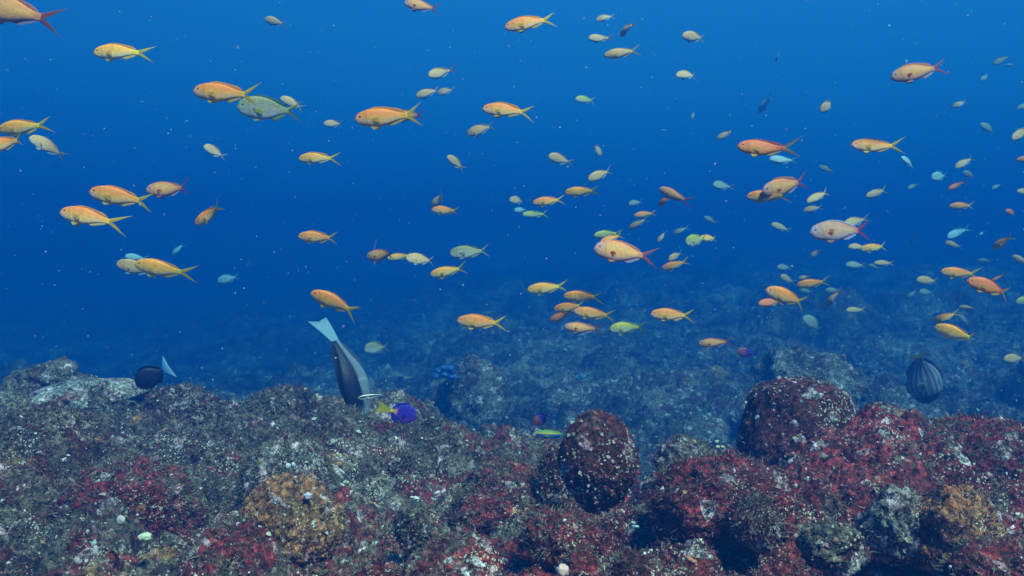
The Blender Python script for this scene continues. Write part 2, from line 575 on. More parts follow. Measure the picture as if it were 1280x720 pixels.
rock('rock', 788, 706, 46, 42, 1.22, M_KNOB,
     'small dark red knob at the bottom edge below the tall maroon knob', rough=0.12, seed=20, turf=0.3)
rock('rock', 726, 702, 40, 36, 1.25, M_RED,
     'small red lump beside a pale pink chip at the bottom edge', rough=0.14, seed=30, turf=0.4)
rock('rock', 1012, 462, 112, 64, 5.0, M_TURF,
     'hazy blue-grey boulder rising behind the flat-topped maroon knob', rough=0.22, seed=21, turf=0)
rock('rock', 158, 606, 150, 84, 1.85, M_RED,
     'reddish boulder low in the left part of the bank, behind the whitish pebble', rough=0.18, seed=22, sub=6, turf=0.5)
rock('rock', 45, 540, 130, 80, 2.15, M_TURF,
     'grey turf-covered boulder at the left edge of the bank', rough=0.2, seed=23, turf=0.8)
rock('rock', 1040, 666, 64, 40, 1.30, M_TURF,
     'small grey-topped rock, left of the white and lilac crusted boulder at lower right', rough=0.2, seed=24, turf=0.15)
rock('rock', 944, 634, 50, 44, 1.45, M_TURF,
     'small grey turf-covered rock at the right foot of the broad red mound', rough=0.18, seed=25, turf=0.9)
rock('rock', 228, 500, 80, 44, 2.9, M_TURF,
     'low grey rock on the crest just below the dark blue fish', rough=0.22, seed=26, turf=0.4)
rock('rock', 700, 655, 84, 46, 1.42, M_RED,
     'crimson lump of rock below and left of the tall maroon knob', rough=0.2, seed=27, turf=0.5)
rock('rock', 860, 560, 60, 40, 2.05, M_PALE,
     'pale crusted rock on the lip of the bank between the two maroon knobs', rough=0.2, seed=28, turf=0.4)
rock('rock', 500, 575, 90, 50, 2.3, M_TURF,
     'flat grey-brown rock under the blue and yellow fish', rough=0.2, seed=29, turf=0.5)

# sponge and coral chips that stand out
def blob(name, px, py, w, h, d, col, label, cat, seed, rough=0.3, lobes=1):
    c = P(px, py, d); vs, fs = [], []; base = 0
    rr = random.Random(seed)
    for k in range(lobes):
        bm = bmesh.new(); bmesh.ops.create_icosphere(bm, subdivisions=3, radius=1)
        v = np.array([p.co[:] for p in bm.verts]); f = np.array([[q.index for q in p.verts] for p in bm.faces]); bm.free()
        v = v * (1 + rough * fbm3(v[:, 0] * 2.5 + seed + k, v[:, 1] * 2.5, v[:, 2] * 2.5, 3, seed + k))[:, None]
        sc = 1 if lobes == 1 else rr.uniform(0.16, 0.36)
        v = v * sc
        if lobes > 1: v = v + np.array([rr.uniform(-.7, .7), rr.uniform(-.5, .5), rr.uniform(-.7, .7)])
        vs.append(v); fs.append(f + base); base += len(v)
    v = np.concatenate(vs) * np.array([w * d / FPX / 2, w * d / FPX / 2 * 0.8, h * d / FPX / 2])
    cc = np.array(col)[None] * (0.8 + 0.4 * nrng.random((len(v), 1)))
    o = np_mesh(name, v, np.concatenate(fs), M_CHIP, cc)
    o.location = c
    return tag(o, label, cat)


blob('white_coral_chip', 367, 586, 20, 24, 1.80, (.62, .66, .70), 'white broken coral chip standing on the pale boulder behind the orange rock', 'coral', 1, 0.5, 4)
blob('blue_sponge', 556, 466, 32, 18, 5.28, (.03, .13, .42), 'deep blue sponge branches on the hazy boulder in the centre', 'sponge', 2, 0.7, 16)
blob('blue_sponge', 722, 474, 20, 14, 7.0, (.05, .28, .50), 'small light blue sponge on the hazy slope above the tall maroon knob', 'sponge', 3, 0.7, 10)
blob('pebble', 151, 650, 10, 12, 1.5, (.55, .47, .45), 'smooth whitish pebble on the reddish boulder at left', 'pebble', 4, 0.55)
blob('pebble', 181, 671, 16, 10, 1.42, (.62, .62, .45), 'yellowish white pebble near the lower left', 'pebble', 5, 0.5)
blob('pebble', 385, 620, 10, 9, 1.50, (.62, .55, .66), 'lilac-white chip on top of the orange sponge rock', 'pebble', 6, 0.6)
blob('shell', 703, 714, 14, 16, 1.16, (.70, .45, .42), 'pale pink shell at the bottom edge between two red lumps', 'shell', 7, 0.6)
blob('shell', 806, 692, 14, 14, 1.18, (.70, .68, .62), 'white shell beside the small dark red knob at the bottom', 'shell', 8, 0.5, 3)
blob('coral_lump', 793, 656, 24, 14, 1.40, (.35, .48, .50), 'pale bluish coral lump below the tall maroon knob', 'coral', 9, 0.5, 4)
blob('coral_lump', 898, 556, 22, 14, 2.0, (.62, .56, .42), 'cream coral lump on the lip beside the flat-topped knob', 'coral', 10, 0.5, 3)
blob('shell', 517, 624, 26, 12, 1.50, (.66, .66, .60), 'white shell bits on top of the small round grey rock', 'shell', 12, 0.6, 6)
blob('sponge', 860, 698, 30, 14, 1.18, (.50, .20, .10), 'orange sponge crust at the bottom edge right of centre', 'sponge', 11, 0.3, 3)

# ------------------------------------------------------------------ turf algae, grit
def pal(n, cols, wts):
    idx = nrng.choice(len(cols), n, p=np.array(wts) / sum(wts))
    c = np.array(cols)[idx]
    return np.clip(c * nrng.uniform(0.65, 1.35, (n, 1)) * nrng.uniform(0.9, 1.1, (n, 3)), 0.003, 0.9)


TC = [(.17, .145, .105), (.23, .19, .15), (.34, .28, .21), (.14, .012, .022), (.26, .03, .045), (.30, .15, .13), (.10, .12, .06)]


def turf():
    n = 90000
    u = nrng.uniform(-0.68, 0.68, n)
    d = np.exp(nrng.uniform(math.log(0.85), math.log(3.1), n))
    x, y = u * d, d
    keep = fbm2(x * 5, y * 5, 3, 40) + nrng.normal(0, 0.12, n) > 0.06
    x, y = x[keep], y[keep]
    pts = np.stack([x, y, ground_z(x, y, True)], 1)
    nrm = ground_normal(x, y)
    allp, alln = [pts], [nrm]
    for (v, nn, w, area, nv) in TURF_SRC:
        m = int(w * 520000 * area)
        m = min(max(m, 60), 4000)
        idx = nrng.choice(nv, m)
        ok = nn[idx, 2] > -0.3
        allp.append(v[idx][ok]); alln.append(nn[idx][ok])
    p, nr = np.concatenate(allp), np.concatenate(alln)
    B = 4
    p = np.repeat(p, B, 0); nr = np.repeat(nr, B, 0)
    k = len(p)
    redp = np.repeat(fbm2(p[::B, 0] * 6, p[::B, 1] * 6, 3, 44) > 0.05, B)
    cols = pal(k, TC, [4, 4, 2.5, .5, .3, .5, 1])
    colr = pal(k, TC, [1.6, 1.6, 1.2, 3, 2, .8, .4])
    cols = np.where(redp[:, None], colr, cols)
    dirv = nr * 0.9 + nrng.normal(0, 0.75, (k, 3)); dirv /= np.linalg.norm(dirv, axis=1, keepdims=True)
    side = np.cross(dirv, nrng.normal(0, 1, (k, 3))); side /= np.linalg.norm(side, axis=1, keepdims=True)
    ln = nrng.uniform(0.003, 0.010, (k, 1)) * (0.8 + 0.25 * p[:, 1:2])
    wd = nrng.uniform(0.0005, 0.0012, (k, 1)) * (0.6 + 0.4 * p[:, 1:2])
    base = p + nrng.normal(0, 0.003, (k, 3)) - nr * 0.001
    bend = nrng.normal(0, 0.5, (k, 3)) * ln * 0.6
    mid = base + dirv * ln * 0.55
    tip = base + dirv * ln + bend
    v = np.stack([base - side * wd, base + side * wd, mid + side * wd * .8, mid - side * wd * .8, tip + side * wd * .25, tip - side * wd * .25], 1)
    o = np.arange(k)[:, None] * 6
    f = np.concatenate([o + np.array([[0, 1, 2, 3]]), o + np.array([[3, 2, 4, 5]])], 0)
    c = np.repeat(cols, 6, 0)
    tag(np_mesh('turf_algae', v.reshape(-1, 3), f, M_BLADE, c, smooth=False),
        'short fuzzy grey-green and red turf algae covering the near bank', 'algae', kind='stuff')


turf()

OCT = np.array([[1, 0, 0], [-1, 0, 0], [0, 1, 0], [0, -1, 0], [0, 0, 1], [0, 0, -1]], float)
OCF = np.array([[0, 2, 4], [2, 1, 4], [1, 3, 4], [3, 0, 4], [2, 0, 5], [1, 2, 5], [3, 1, 5], [0, 3, 5]])


def bits(name, pts, size, cols, mat, label, cat, squash=0.6):
    n = len(pts)
    v = OCT[None] * (1 + nrng.uniform(-.45, .45, (n, 6, 1))) * size[:, None, None]
    q = nrng.normal(0, 1, (n, 3, 3)); q, _ = np.linalg.qr(q)
    v = v * np.array([1, 1, squash])
    v = np.einsum('nij,nkj->nki', q, v) + pts[:, None]
    f = (OCF[None] + (np.arange(n) * 6)[:, None, None]).reshape(-1, 3)
    tag(np_mesh(name, v.reshape(-1, 3), f, mat, np.repeat(cols, 6, 0), smooth=False), label, cat, kind='stuff')


def grit():
    n = 52000
    u = nrng.uniform(-0.68, 0.68, n)
    d = np.exp(nrng.uniform(math.log(0.85), math.log(7.0), n))
    x, y = u * d, d
    z = ground_z(x, y, True)
    p = [np.stack([x, y, z], 1)]
    for (v, nn, w, area, nv) in TURF_SRC:
        m = int(min(max(60000 * area, 60), 900)); idx = nrng.choice(nv, m); p.append(v[idx])
    p = np.concatenate(p)
    k = len(p)
    size = nrng.gamma(2.0, 0.00085, k) * (0.75 + 0.35 * p[:, 1]) + 0.0006
    size = np.minimum(size, 0.010)
    cols = pal(k, [(.62, .58, .50), (.45, .46, .44), (.30, .24, .20), (.45, .24, .25), (.50, .40, .50), (.18, .03, .04), (.06, .05, .05), (.45, .22, .08)],
               [1.3, 1.6, 3, 1.6, .8, 3.5, 4, .9])
    bits('shell_grit', p, size, cols, M_CHIP, 'broken shell, coral grit and small rubble strewn over the reef', 'rubble')


grit()

# ------------------------------------------------------------------ fish
def sm(s, ks, vs):
    """smooth interpolation through a few control points"""
    ks, vs = np.array(ks, float), np.array(vs, float)
    m = np.gradient(vs, ks)
    i = np.clip(np.searchsorted(ks, s) - 1, 0, len(ks) - 2)
    h = ks[i + 1] - ks[i]; t = (s - ks[i]) / h
    return ((2 * t ** 3 - 3 * t ** 2 + 1) * vs[i] + (t ** 3 - 2 * t ** 2 + t) * h * m[i]
            + (-2 * t ** 3 + 3 * t ** 2) * vs[i + 1] + (t ** 3 - t ** 2) * h * m[i + 1])


BK = [0, .04, .12, .25, .42, .6, .8, .92, 1]
TOP = [0.0, .056, .098, .127, .135, .118, .070, .046, .042]
BOT = [-.010, -.044, -.080, -.104, -.122, -.104, -.056, -.038, -.036]
WID = [.006, .024, .036, .052, .054, .042, .022, .012, .007]
BODY = 0.77


def mixc(a, b, t):
    return np.array(a) * (1 - t) + np.array(b) * t


def sst(a, b, x):
    t = min(max((x - a) / (b - a), 0), 1); return t * t * (3 - 2 * t)


def c_female(s, z):
    c = mixc((.90, .27, .05), (.95, .42, .10), sst(0.7, -0.2, z))
    c = mixc(c, (.95, .62, .34), sst(0.0, -0.7, z))
    if s < .3: c = mixc(c, (.62, .42, .52), sst(.3, .05, s) * sst(.35, -.6, z) * .8)
    c = mixc(c, (.85, .50, .02), .75 * math.exp(-((z + .28) / .16) ** 2 - ((s - .38) / .16) ** 2))
    return mixc(c, (.86, .48, .03), sst(.82, 1, s) * .8)


def c_yellow(s, z):
    c = mixc((.90, .38, .06), (.92, .52, .12), sst(0.6, -0.3, z))
    c = mixc(c, (.85, .72, .48), sst(-0.1, -0.8, z))
    return mixc(c, (.72, .58, .04), sst(.75, 1, s))


def c_red(s, z):
    c = mixc((.82, .19, .06), (.90, .30, .10), sst(0.5, -0.3, z))
    return mixc(c, (.66, .12, .06), sst(.8, 1, s))


def c_male(s, z):
    c = mixc((.70, .24, .09), (.85, .42, .14), sst(0.9, 0.3, z))
    c = mixc(c, (.60, .32, .30), sst(-0.3, -0.9, z))
    if s < .25: c = mixc(c, (.50, .28, .38), sst(.28, .03, s) * .8)
    c = mixc(c, (.60, .20, .12), sst(.82, 1, s) * .9)
    if abs(s - .40) < .045 and abs(z + .18) < .10: c = np.array((.42, .03, .05))
    return c


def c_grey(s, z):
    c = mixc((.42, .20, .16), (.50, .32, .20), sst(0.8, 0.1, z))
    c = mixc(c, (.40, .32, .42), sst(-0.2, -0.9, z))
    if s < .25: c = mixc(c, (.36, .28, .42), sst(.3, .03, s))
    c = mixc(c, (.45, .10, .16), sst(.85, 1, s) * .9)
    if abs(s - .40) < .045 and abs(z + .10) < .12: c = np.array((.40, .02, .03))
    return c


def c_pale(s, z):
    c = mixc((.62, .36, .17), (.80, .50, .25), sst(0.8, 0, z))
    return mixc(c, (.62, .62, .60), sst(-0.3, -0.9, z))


def c_chromis(s, z):
    c = mixc((.24, .25, .13), (.36, .37, .32), sst(0.7, -0.2, z))
    c = mixc(c, (.50, .58, .60), sst(-0.2, -0.9, z))
    if (s - .34) ** 2 / .0016 + (z + .18) ** 2 / .012 < 1: c = np.array((.01, .01, .01))
    return mixc(c, (.30, .36, .12), sst(.8, 1, s))


def c_green(s, z):
    c = mixc((.46, .42, .07), (.48, .50, .20), sst(0.8, 0.1, z))
    c = mixc(c, (.58, .60, .56), sst(0.1, -0.6, z))
    if (s - .34) ** 2 / .0014 + (z + .20) ** 2 / .012 < 1: c = np.array((.01, .01, .01))
    return mixc(c, (.50, .60, .05), sst(.8, 1, s))


def c_cyan(s, z): return mixc((.25, .46, .58), (.50, .70, .76), sst(.4, -.6, z))
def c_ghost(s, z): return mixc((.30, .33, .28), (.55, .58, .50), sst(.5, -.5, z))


def c_surgeon(s, z):
    c = mixc((.006, .008, .030), (.17, .21, .27), sst(-.05, -.16, z))
    return mixc(c, (.22, .25, .30), sst(.2, .05, s) * .6)


def c_navy(s, z): return np.array((.006, .010, .045))


def c_angel(s, z):
    st = math.sin(math.asin(max(-1, min(1, z))) * 17 + 1.2 * math.sin(s * 4))
    c = np.array((.15, .18, .32)) if st < .3 else np.array((.42, .46, .58))
    if s < .2: c = np.array((.03, .05, .17))
    return mixc(c, (.45, .42, .05), sst(.93, 1.0, s))


def c_blueyellow(s, z):
    c = mixc((.03, .015, .36), (.07, .02, .30), sst(.3, -.8, z))
    c = mixc(c, (.70, .30, .05), sst(.70, .82, s) * sst(.9, .3, abs(z)))
    if s > .9: c = np.array((.75, .60, .01))
    return c


def c_cleaner(s, z):
    if z > .85: return np.array((.02, .02, .03))
    if -.30 < z < .42 and s > .06: return np.array((.012, .012, .018))
    return mixc((.70, .55, .15), (.92, .95, .95), sst(.02, .2, s))


def c_wrasse(s, z):
    if z > .55: return np.array((.10, .30, .08))
    if z > .15: return np.array((.62, .52, .04))
    if z > -.3: return np.array((.02, .10, .45))
    return np.array((.05, .35, .50))


def c_purple(s, z): return mixc((.45, .10, .10), (.07, .04, .40), sst(.35, .6, s))


YEL = dict(tail=(.88, .66, .02), tail_in=(.66, .44, .05), dorsal=(.85, .36, .07), anal=(.80, .62, .25), edge=None, pelvic=(.75, .62, .20), pect=(.80, .55, .15))
KIND = {
    'female': dict(col=c_female, hk=1.04, **YEL),
    'yellow': dict(col=c_yellow, hk=1.04, **{**YEL, 'tail': (.72, .62, .03)}),
    'red': dict(col=c_red, hk=1.04, **{**YEL, 'tail': (.62, .16, .04), 'dorsal': (.6, .12, .05)}),
    'male': dict(col=c_male, hk=1.14, tail=(.50, .12, .16), tail_in=(.42, .13, .12), dorsal=(.70, .28, .16), anal=(.45, .20, .35), edge=(.72, .80, .95), pelvic=(.6, .3, .3), pect=(.55, .12, .08)),
    'greymale': dict(col=c_grey, hk=1.16, tail=(.46, .07, .17), tail_in=(.36, .06, .16), dorsal=(.28, .16, .30), anal=(.35, .22, .45), edge=(.70, .80, .95), pelvic=(.4, .25, .3), pect=(.5, .05, .06)),
    'pale': dict(col=c_pale, hk=1.28, tail=(.55, .42, .32), tail_in=(.45, .38, .30), dorsal=(.50, .36, .22), anal=(.55, .60, .66), edge=(.75, .85, .92), pelvic=(.6, .62, .6), pect=(.6, .5, .3)),
    'paleyel': dict(col=c_pale, hk=1.0, **{**YEL, 'tail': (.60, .52, .08), 'dorsal': (.6, .42, .16)}),
    'chromis': dict(col=c_chromis, hk=1.22, tail=(.12, .14, .10), tail_in=(.40, .45, .42), dorsal=(.20, .26, .10), anal=(.34, .42, .30), edge=None, pelvic=(.4, .45, .4), pect=(.4, .45, .4)),
    'bigchromis': dict(col=c_chromis, hk=1.2, tail=(.60, .62, .05), tail_in=(.14, .18, .10), dorsal=(.10, .20, .08), anal=(.30, .40, .25), edge=None, pelvic=(.4, .45, .4), pect=(.5, .55, .1)),
    'green': dict(col=c_green, hk=1.22, tail=(.58, .60, .04), tail_in=(.45, .55, .15), dorsal=(.42, .52, .06), anal=(.50, .60, .30), edge=None, pelvic=(.5, .6, .3), pect=(.5, .6, .3)),
    'cyan': dict(col=c_cyan, hk=1.15, tail=(.15, .40, .55), tail_in=(.2, .5, .6), dorsal=(.12, .42, .60), anal=(.3, .6, .7), edge=None, pelvic=(.3, .6, .7), pect=(.3, .6, .7)),
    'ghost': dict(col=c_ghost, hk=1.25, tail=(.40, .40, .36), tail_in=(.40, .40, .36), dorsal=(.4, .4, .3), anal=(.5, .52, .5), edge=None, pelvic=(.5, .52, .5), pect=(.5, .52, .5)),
    'surgeon': dict(col=c_surgeon, hk=1.18, wk=1.2, fan_h=.72, tail=(.30, .52, .66), tail_in=(.36, .58, .70), dorsal=(.006, .01, .03), anal=(.10, .14, .22), edge=None, pelvic=(.2, .3, .4), pect=(.35, .48, .58), tail_type='fan'),
    'navy': dict(col=c_navy, hk=2.2, wk=1.3, fan_h=2.3, tail=(.50, .85, 1.0), tail_in=(.06, .30, .75), dorsal=(.005, .01, .04), anal=(.005, .01, .04), edge=None, pelvic=(.01, .01, .05), pect=(.01, .02, .08), tail_type='fan'),
    'angel': dict(col=c_angel, hk=1.7, wk=1.3, dfin=.5, tail=(.40, .42, .05), tail_in=(.30, .32, .06), dorsal=(.10, .13, .28), anal=(.10, .13, .28), edge=None, pelvic=(.1, .13, .28), pect=(.20, .28, .16), tail_type='fan'),
    'blueyellow': dict(col=c_blueyellow, hk=2.1, wk=.65, tail=(.82, .68, .01), tail_in=(.75, .60, .01), dorsal=(.03, .02, .55), anal=(.03, .02, .55), edge=None, pelvic=(.05, .02, .5), pect=(.06, .03, .5), tail_type='fan', dfin=1.5),
    'cleaner': dict(col=c_cleaner, hk=.72, wk=.9, tail=(.02, .03, .05), tail_in=(.4, .6, .8), dorsal=(.03, .03, .04), anal=(.6, .7, .8), edge=None, pelvic=(.6, .7, .8), pect=(.6, .7, .8), tail_type='fan', dfin=.5),
    'wrasse': dict(col=c_wrasse, hk=.9, tail=(.02, .12, .5), tail_in=(.1, .4, .3), dorsal=(.5, .5, .05), anal=(.02, .1, .5), edge=None, pelvic=(.1, .3, .4), pect=(.5, .5, .1), tail_type='fan'),
    'purple': dict(col=c_purple, hk=1.7, tail=(.08, .04, .45), tail_in=(.08, .04, .45), dorsal=(.10, .04, .35), anal=(.3, .08, .15), edge=None, pelvic=(.3, .1, .1), pect=(.3, .1, .1), tail_type='fan'),
}


def fish_parts(kind, bend, rr, lod, hscale=1.0, filament=False, tailk=1.0):
    """unit-length fish, nose at x=-0.5, tail towards +x, back up; list of (part name, verts, faces, cols, material, parent index)"""
    K = KIND[kind]; hk = K['hk'] * hscale; wk = K.get('wk', 1.0)
    ns, nr_ = ((46, 24) if lod == 0 else (16, 10)) if kind != 'angel' else (40, 60)
    B = BODY

    def bx(x, y, z):                                   # sideways bend of the whole animal
        s = x
        return (x - 0.5, y + bend * (max(s - .35, 0) ** 2) * 1.4 - bend * .08, z)
    ss = np.linspace(0, 1, ns) ** 1.15
    top = sm(ss, BK, TOP) * hk; bot = sm(ss, BK, BOT) * hk; wid = sm(ss, BK, WID) * wk * 1.05
    ped = sst(.7, 1, 1)
    # tall fish keep a slim tail stalk
    if hk > 1.1:
        red = 1 - (1 - 1.1 / hk) * np.array([sst(.72, .97, s) for s in ss])
        top, bot = top * red, bot * red
    verts, cols, faces = [], [], []
    for i, s in enumerate(ss):
        zc, hh = (top[i] + bot[i]) / 2, (top[i] - bot[i]) / 2
        for j in range(nr_):
            a = 2 * math.pi * j / nr_
            ca, sa = math.cos(a), math.sin(a)
            y = wid[i] * math.copysign(abs(ca) ** 0.85, ca)
            z = zc + hh * sa
            cc = np.array(K['col'](s, sa))
            if lod == 0 and abs(s - (.245 - .05 * (sa + .1) ** 2)) < .011 and sa > -.8: cc = cc * .72
            if lod == 0 and s < .05 and abs(sa + .25) < .16: cc = cc * .45
            verts.append(bx(s * B, y, z)); cols.append(cc)
    for i in range(ns - 1):
        for j in range(nr_):
            k = (j + 1) % nr_
            faces.append((i * nr_ + j, i * nr_ + k, (i + 1) * nr_ + k, (i + 1) * nr_ + j))
    faces.append(tuple(range(nr_ - 1, -1, -1))); faces.append(tuple((ns - 1) * nr_ + j for j in range(nr_)))
    parts = [('body', verts, faces, cols, M_SCALE)]

    def fin(name, lower, upper, c0, c1, rows=3, yoff=None, thick=.0022):
        """sheet between two edge curves, with a little thickness"""
        n = len(lower); V, F, C = [], [], []
        for sgn in (1, -1):
            for r in range(rows + 1):
                t = r / rows
                for i in range(n):
                    p = np.array(lower[i]) * (1 - t) + np.array(upper[i]) * t
                    q = bx(p[0], p[1] + sgn * thick * (1 - .7 * t), p[2])
                    V.append(q); C.append(mixc(c0, c1, t ** 1.5))
        m = (rows + 1) * n
        for b in (0, m):
            for r in range(rows):
                for i in range(n - 1):
                    q = (b + r * n + i, b + r * n + i + 1, b + (r + 1) * n + i + 1, b + (r + 1) * n + i)
                    F.append(q if b == 0 else q[::-1])
        for i in range(n - 1):
            F.append((rows * n + i, rows * n + i + 1, m + rows * n + i + 1, m + rows * n + i))
        parts.append((name, V, F, C, M_FIN))

    def T(s): return float(np.interp(s, ss, top))
    def Bo(s): return float(np.interp(s, ss, bot))
    df = K.get('dfin', 1.0)
    # dorsal fin, rising towards its soft rear
    S = np.linspace(.24, .93, 12 if lod == 0 else 6)
    prof = [0, .020, .026, .028, .028, .028, .030, .034, .042, .048, .040, .010]
    up = np.interp(np.linspace(0, 11, len(S)), range(12), prof) * rr.uniform(.55, 1.05) * df * (hk if hk > 1.3 else 1)
    fin('dorsal_fin', [(s * B, 0, T(s) - .004) for s in S], [(s * B + .02 + .25 * u, 0, T(s) + u) for s, u in zip(S, up)],
        K['dorsal'], K['edge'] if (K['edge'] and kind == 'greymale') else K['dorsal'])
    # anal fin
    S = np.linspace(.60, .90, 7 if lod == 0 else 4)
    prof = [0.0, .040, .050, .046, .042, .036, .012]
    up = np.interp(np.linspace(0, 6, len(S)), range(7), prof) * rr.uniform(.6, 1.05) * df * (hk if hk > 1.3 else 1)
    fin('anal_fin', [(s * B, 0, Bo(s) + .004) for s in S], [(s * B + .045, 0, Bo(s) - u) for s, u in zip(S, up)],
        K['anal'], K['edge'] or K['anal'])
    # tail
    hb = (T(1) - Bo(1)) / 2; zc = (T(1) + Bo(1)) / 2
    TL = (1 - B) * tailk
    if K.get('tail_type') == 'fan':
        n = 9; A = np.linspace(-1, 1, n)
        lo = [(B - .02, 0, zc + hb * .8 * a) for a in A]
        upv = [(B + TL * (.92 + .12 * abs(a)), 0, zc + a * .145 * K.get('fan_h', 1 if hk < 1.4 else 1.25) * (1 if hk > .7 else .5)) for a in A]
        fin('tail_fin', lo, upv, K['tail_in'], K['tail'], rows=4)
    else:
        sp = rr.uniform(.85, 1.15)
        V, F, C = [], [], []
        n = 8
        for sg in (1, -1):
            L = TL * rr.uniform(.92, 1.15) if sg > 0 else TL * rr.uniform(.92, 1.15)
            lobe_o, lobe_i = [], []
            for i in range(n):
                t = i / (n - 1)
                ox = B - .03 + (L + .03) * t
                oz = zc + sg * (hb * .75 + (.138 * sp) * t ** 1.0)
                ix = B - .03 + (L + .03) * t * 1.0 + 0.0
                w = (hb * .75 + .042 * math.sin(math.pi * min(1, t * 1.15)) ** .8) * (1 - t) + .003
                iz = oz - sg * w * 1.0
                ix = min(ix + .02 * (1 - t), B + L)
                if sg * (iz - zc) < 0: iz = zc
                lobe_o.append((ox, 0, oz)); lobe_i.append((ix, 0, iz))
            fin('tail_fin', lobe_i, lobe_o, K['tail_in'], K['tail'], rows=3)
        a, b = parts.pop(), parts.pop()
        m = len(b[1])
        parts.append(('tail_fin', b[1] + a[1], b[2] + [tuple(q + m for q in f) for f in a[2]], b[3] + a[3], M_FIN))
    # pelvic and pectoral fins, one of each per side
    for sg in (1, -1):
        w = float(np.interp(.34, ss, wid)); zb = Bo(.36)
        dn = rr.uniform(.02, .055) * (1 if hk < 1.4 else .6)
        lo = [(.30 * B + .025 * k, sg * w * .35, zb * .97 + .004 * k) for k in range(4)]
        upv = [(.30 * B + .055 + .028 * k, sg * (w * .5 + .01), zb - dn * (1 - .25 * k)) for k in range(4)]
        if lod == 0 or sg == 1: fin('pelvic_fin', lo, upv, K['pelvic'], K['pelvic'], rows=2)
    if lod == 0:
        for sg in (1, -1):
            w = float(np.interp(.40, ss, wid)); zp = (T(.38) * .15 + Bo(.38) * .35)
            op = rr.uniform(.006, .03); pl = .115 if K['edge'] is None else .06
            lo = [(.335 * B, sg * (w * .96), zp + (.018 - .012 * k) * (1 if pl > .1 else .6)) for k in range(4)]
            upv = [(.335 * B + pl + .012 * math.sin(k), sg * (w + op), zp + (.034 - .030 * k) * (1 if pl > .1 else .5)) for k in range(4)]
            fin('pectoral_fin', lo, upv, K['pect'], K['pect'], rows=3)
        # eyes
        for sg in (1, -1):
            se = .115; w = float(np.interp(se, ss, wid)) * .93
            ex, ez = se * B, (T(se) * .42 + Bo(se) * .10)
            r = .0195 * (1.0 if hk < 1.4 else 1.1)
            V, C, F = [], [], []
            nu, nv = 12, 6
            for i in range(nv + 1):
                ph = math.pi / 2 * i / nv
                for j in range(nu):
                    th = 2 * math.pi * j / nu
                    V.append(bx(ex + r * math.cos(ph) * math.cos(th), sg * (w * .86 + r * .55 * math.sin(ph)), ez + r * math.cos(ph) * math.sin(th)))
                    dark = i >= nv * .5
                    ring = (.36, .20, .62) if kind in ('female', 'male', 'greymale', 'yellow', 'red') else (.45, .45, .42)
                    C.append((.008, .006, .015) if dark else ring)
            for i in range(nv):
                for j in range(nu):
                    k = (j + 1) % nu
                    F.append((i * nu + j, i * nu + k, (i + 1) * nu + k, (i + 1) * nu + j))
            parts.append(('eye', V, F, C, M_EYE))
        if filament:
            z0 = T(.30); pts = [(.28 * B + .05 * t ** .7 * 2.2, 0, z0 + .30 * t ** 1.0 * 1) for t in np.linspace(0, 1, 8)]
            fin('dorsal_filament', [(p[0], 0, p[2]) for p in pts], [(p[0] + .010 * (1 - i / 8) + .002, 0, p[2]) for i, p in enumerate(pts)], (.62, .45, .55), (.7, .7, .8), rows=1, thick=.003)
    return parts


def fish(kind, nx, ny, tx, ty, label, d=None, yaw=None, up=None, group='fish of the orange school', cat='fish', name='fish',
         hs=1.0, fil=False, real=None, bend=None, dd=0.0, tk=1.0, lod=None, parts_off=()):
    px = math.hypot(tx - nx, ty - ny)
    if yaw is None: yaw = rnd.uniform(-32, 32)
    if real is None: real = rnd.uniform(.088, .100)
    if d is None:
        d = FPX * real * math.cos(math.radians(yaw)) / px
    half = d * px / FPX * math.tan(math.radians(yaw)) / 2 + dd
    a, b = P(nx, ny, d + half), P(tx, ty, d - half)
    X = (b - a); L = X.length; X.normalize()
    upv = Vector(up) if up else Vector((0, rnd.uniform(-.18, .18), 1))
    Y = upv.cross(X).normalized(); Z = X.cross(Y).normalized()
    rot = Matrix((X, Y, Z)).transposed()
    lod_ = (0 if px >= 36 else 1) if lod is None else lod
    rr = random.Random(int(nx * 7 + ny * 131))
    if bend is None: bend = rr.uniform(-.7, .7)
    parts = fish_parts(kind, bend, rr, lod_, hs, fil, tk)
    mid = (a + b) / 2
    if lod_ == 1:
        V, F, C, mats, fm = [], [], [], [M_SCALE, M_FIN], []
        for nm, v, f, c, m in parts:
            o = len(V); V += list(v); C += list(c); F += [tuple(q + o for q in g) for g in f]
            fm += [mats.index(m)] * len(f)
        ob = mesh_obj(name, V, F, M_SCALE, None, C)
        ob.data.materials.append(M_FIN)
        ob.data.polygons.foreach_set('material_index', fm)
        root = ob
    else:
        root = bpy.data.objects.new(name, None); COL.objects.link(root)
        root.empty_display_size = .02
        body = None
        for nm, v, f, c, m in parts:
            if nm in parts_off: continue
            mesh_obj(nm, v, f, m, root, C if False else c)
    root.matrix_world = Matrix.Translation(mid) @ rot.to_4x4() @ Matrix.Scale(L, 4)
    return tag(root, label, cat, group)


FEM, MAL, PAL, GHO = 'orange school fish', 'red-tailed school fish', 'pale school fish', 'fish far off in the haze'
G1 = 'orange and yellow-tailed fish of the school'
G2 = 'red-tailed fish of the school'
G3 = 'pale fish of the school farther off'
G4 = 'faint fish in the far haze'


def fem(nx, ny, tx, ty, label, kind='female', **k): return fish(kind, nx, ny, tx, ty, label, group=G1, name='reef_fish', **k)
def mal(nx, ny, tx, ty, label, kind='male', **k): return fish(kind, nx, ny, tx, ty, label, group=G2, name='reef_fish', **k)
def pale(nx, ny, tx, ty, label, kind='pale', **k): return fish(kind, nx, ny, tx, ty, label, group=G3, name='reef_fish', **k)
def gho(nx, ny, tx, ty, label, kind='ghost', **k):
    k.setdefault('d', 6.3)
    return fish(kind, nx, ny, tx, ty, label, group=G4, name='reef_fish', **k)


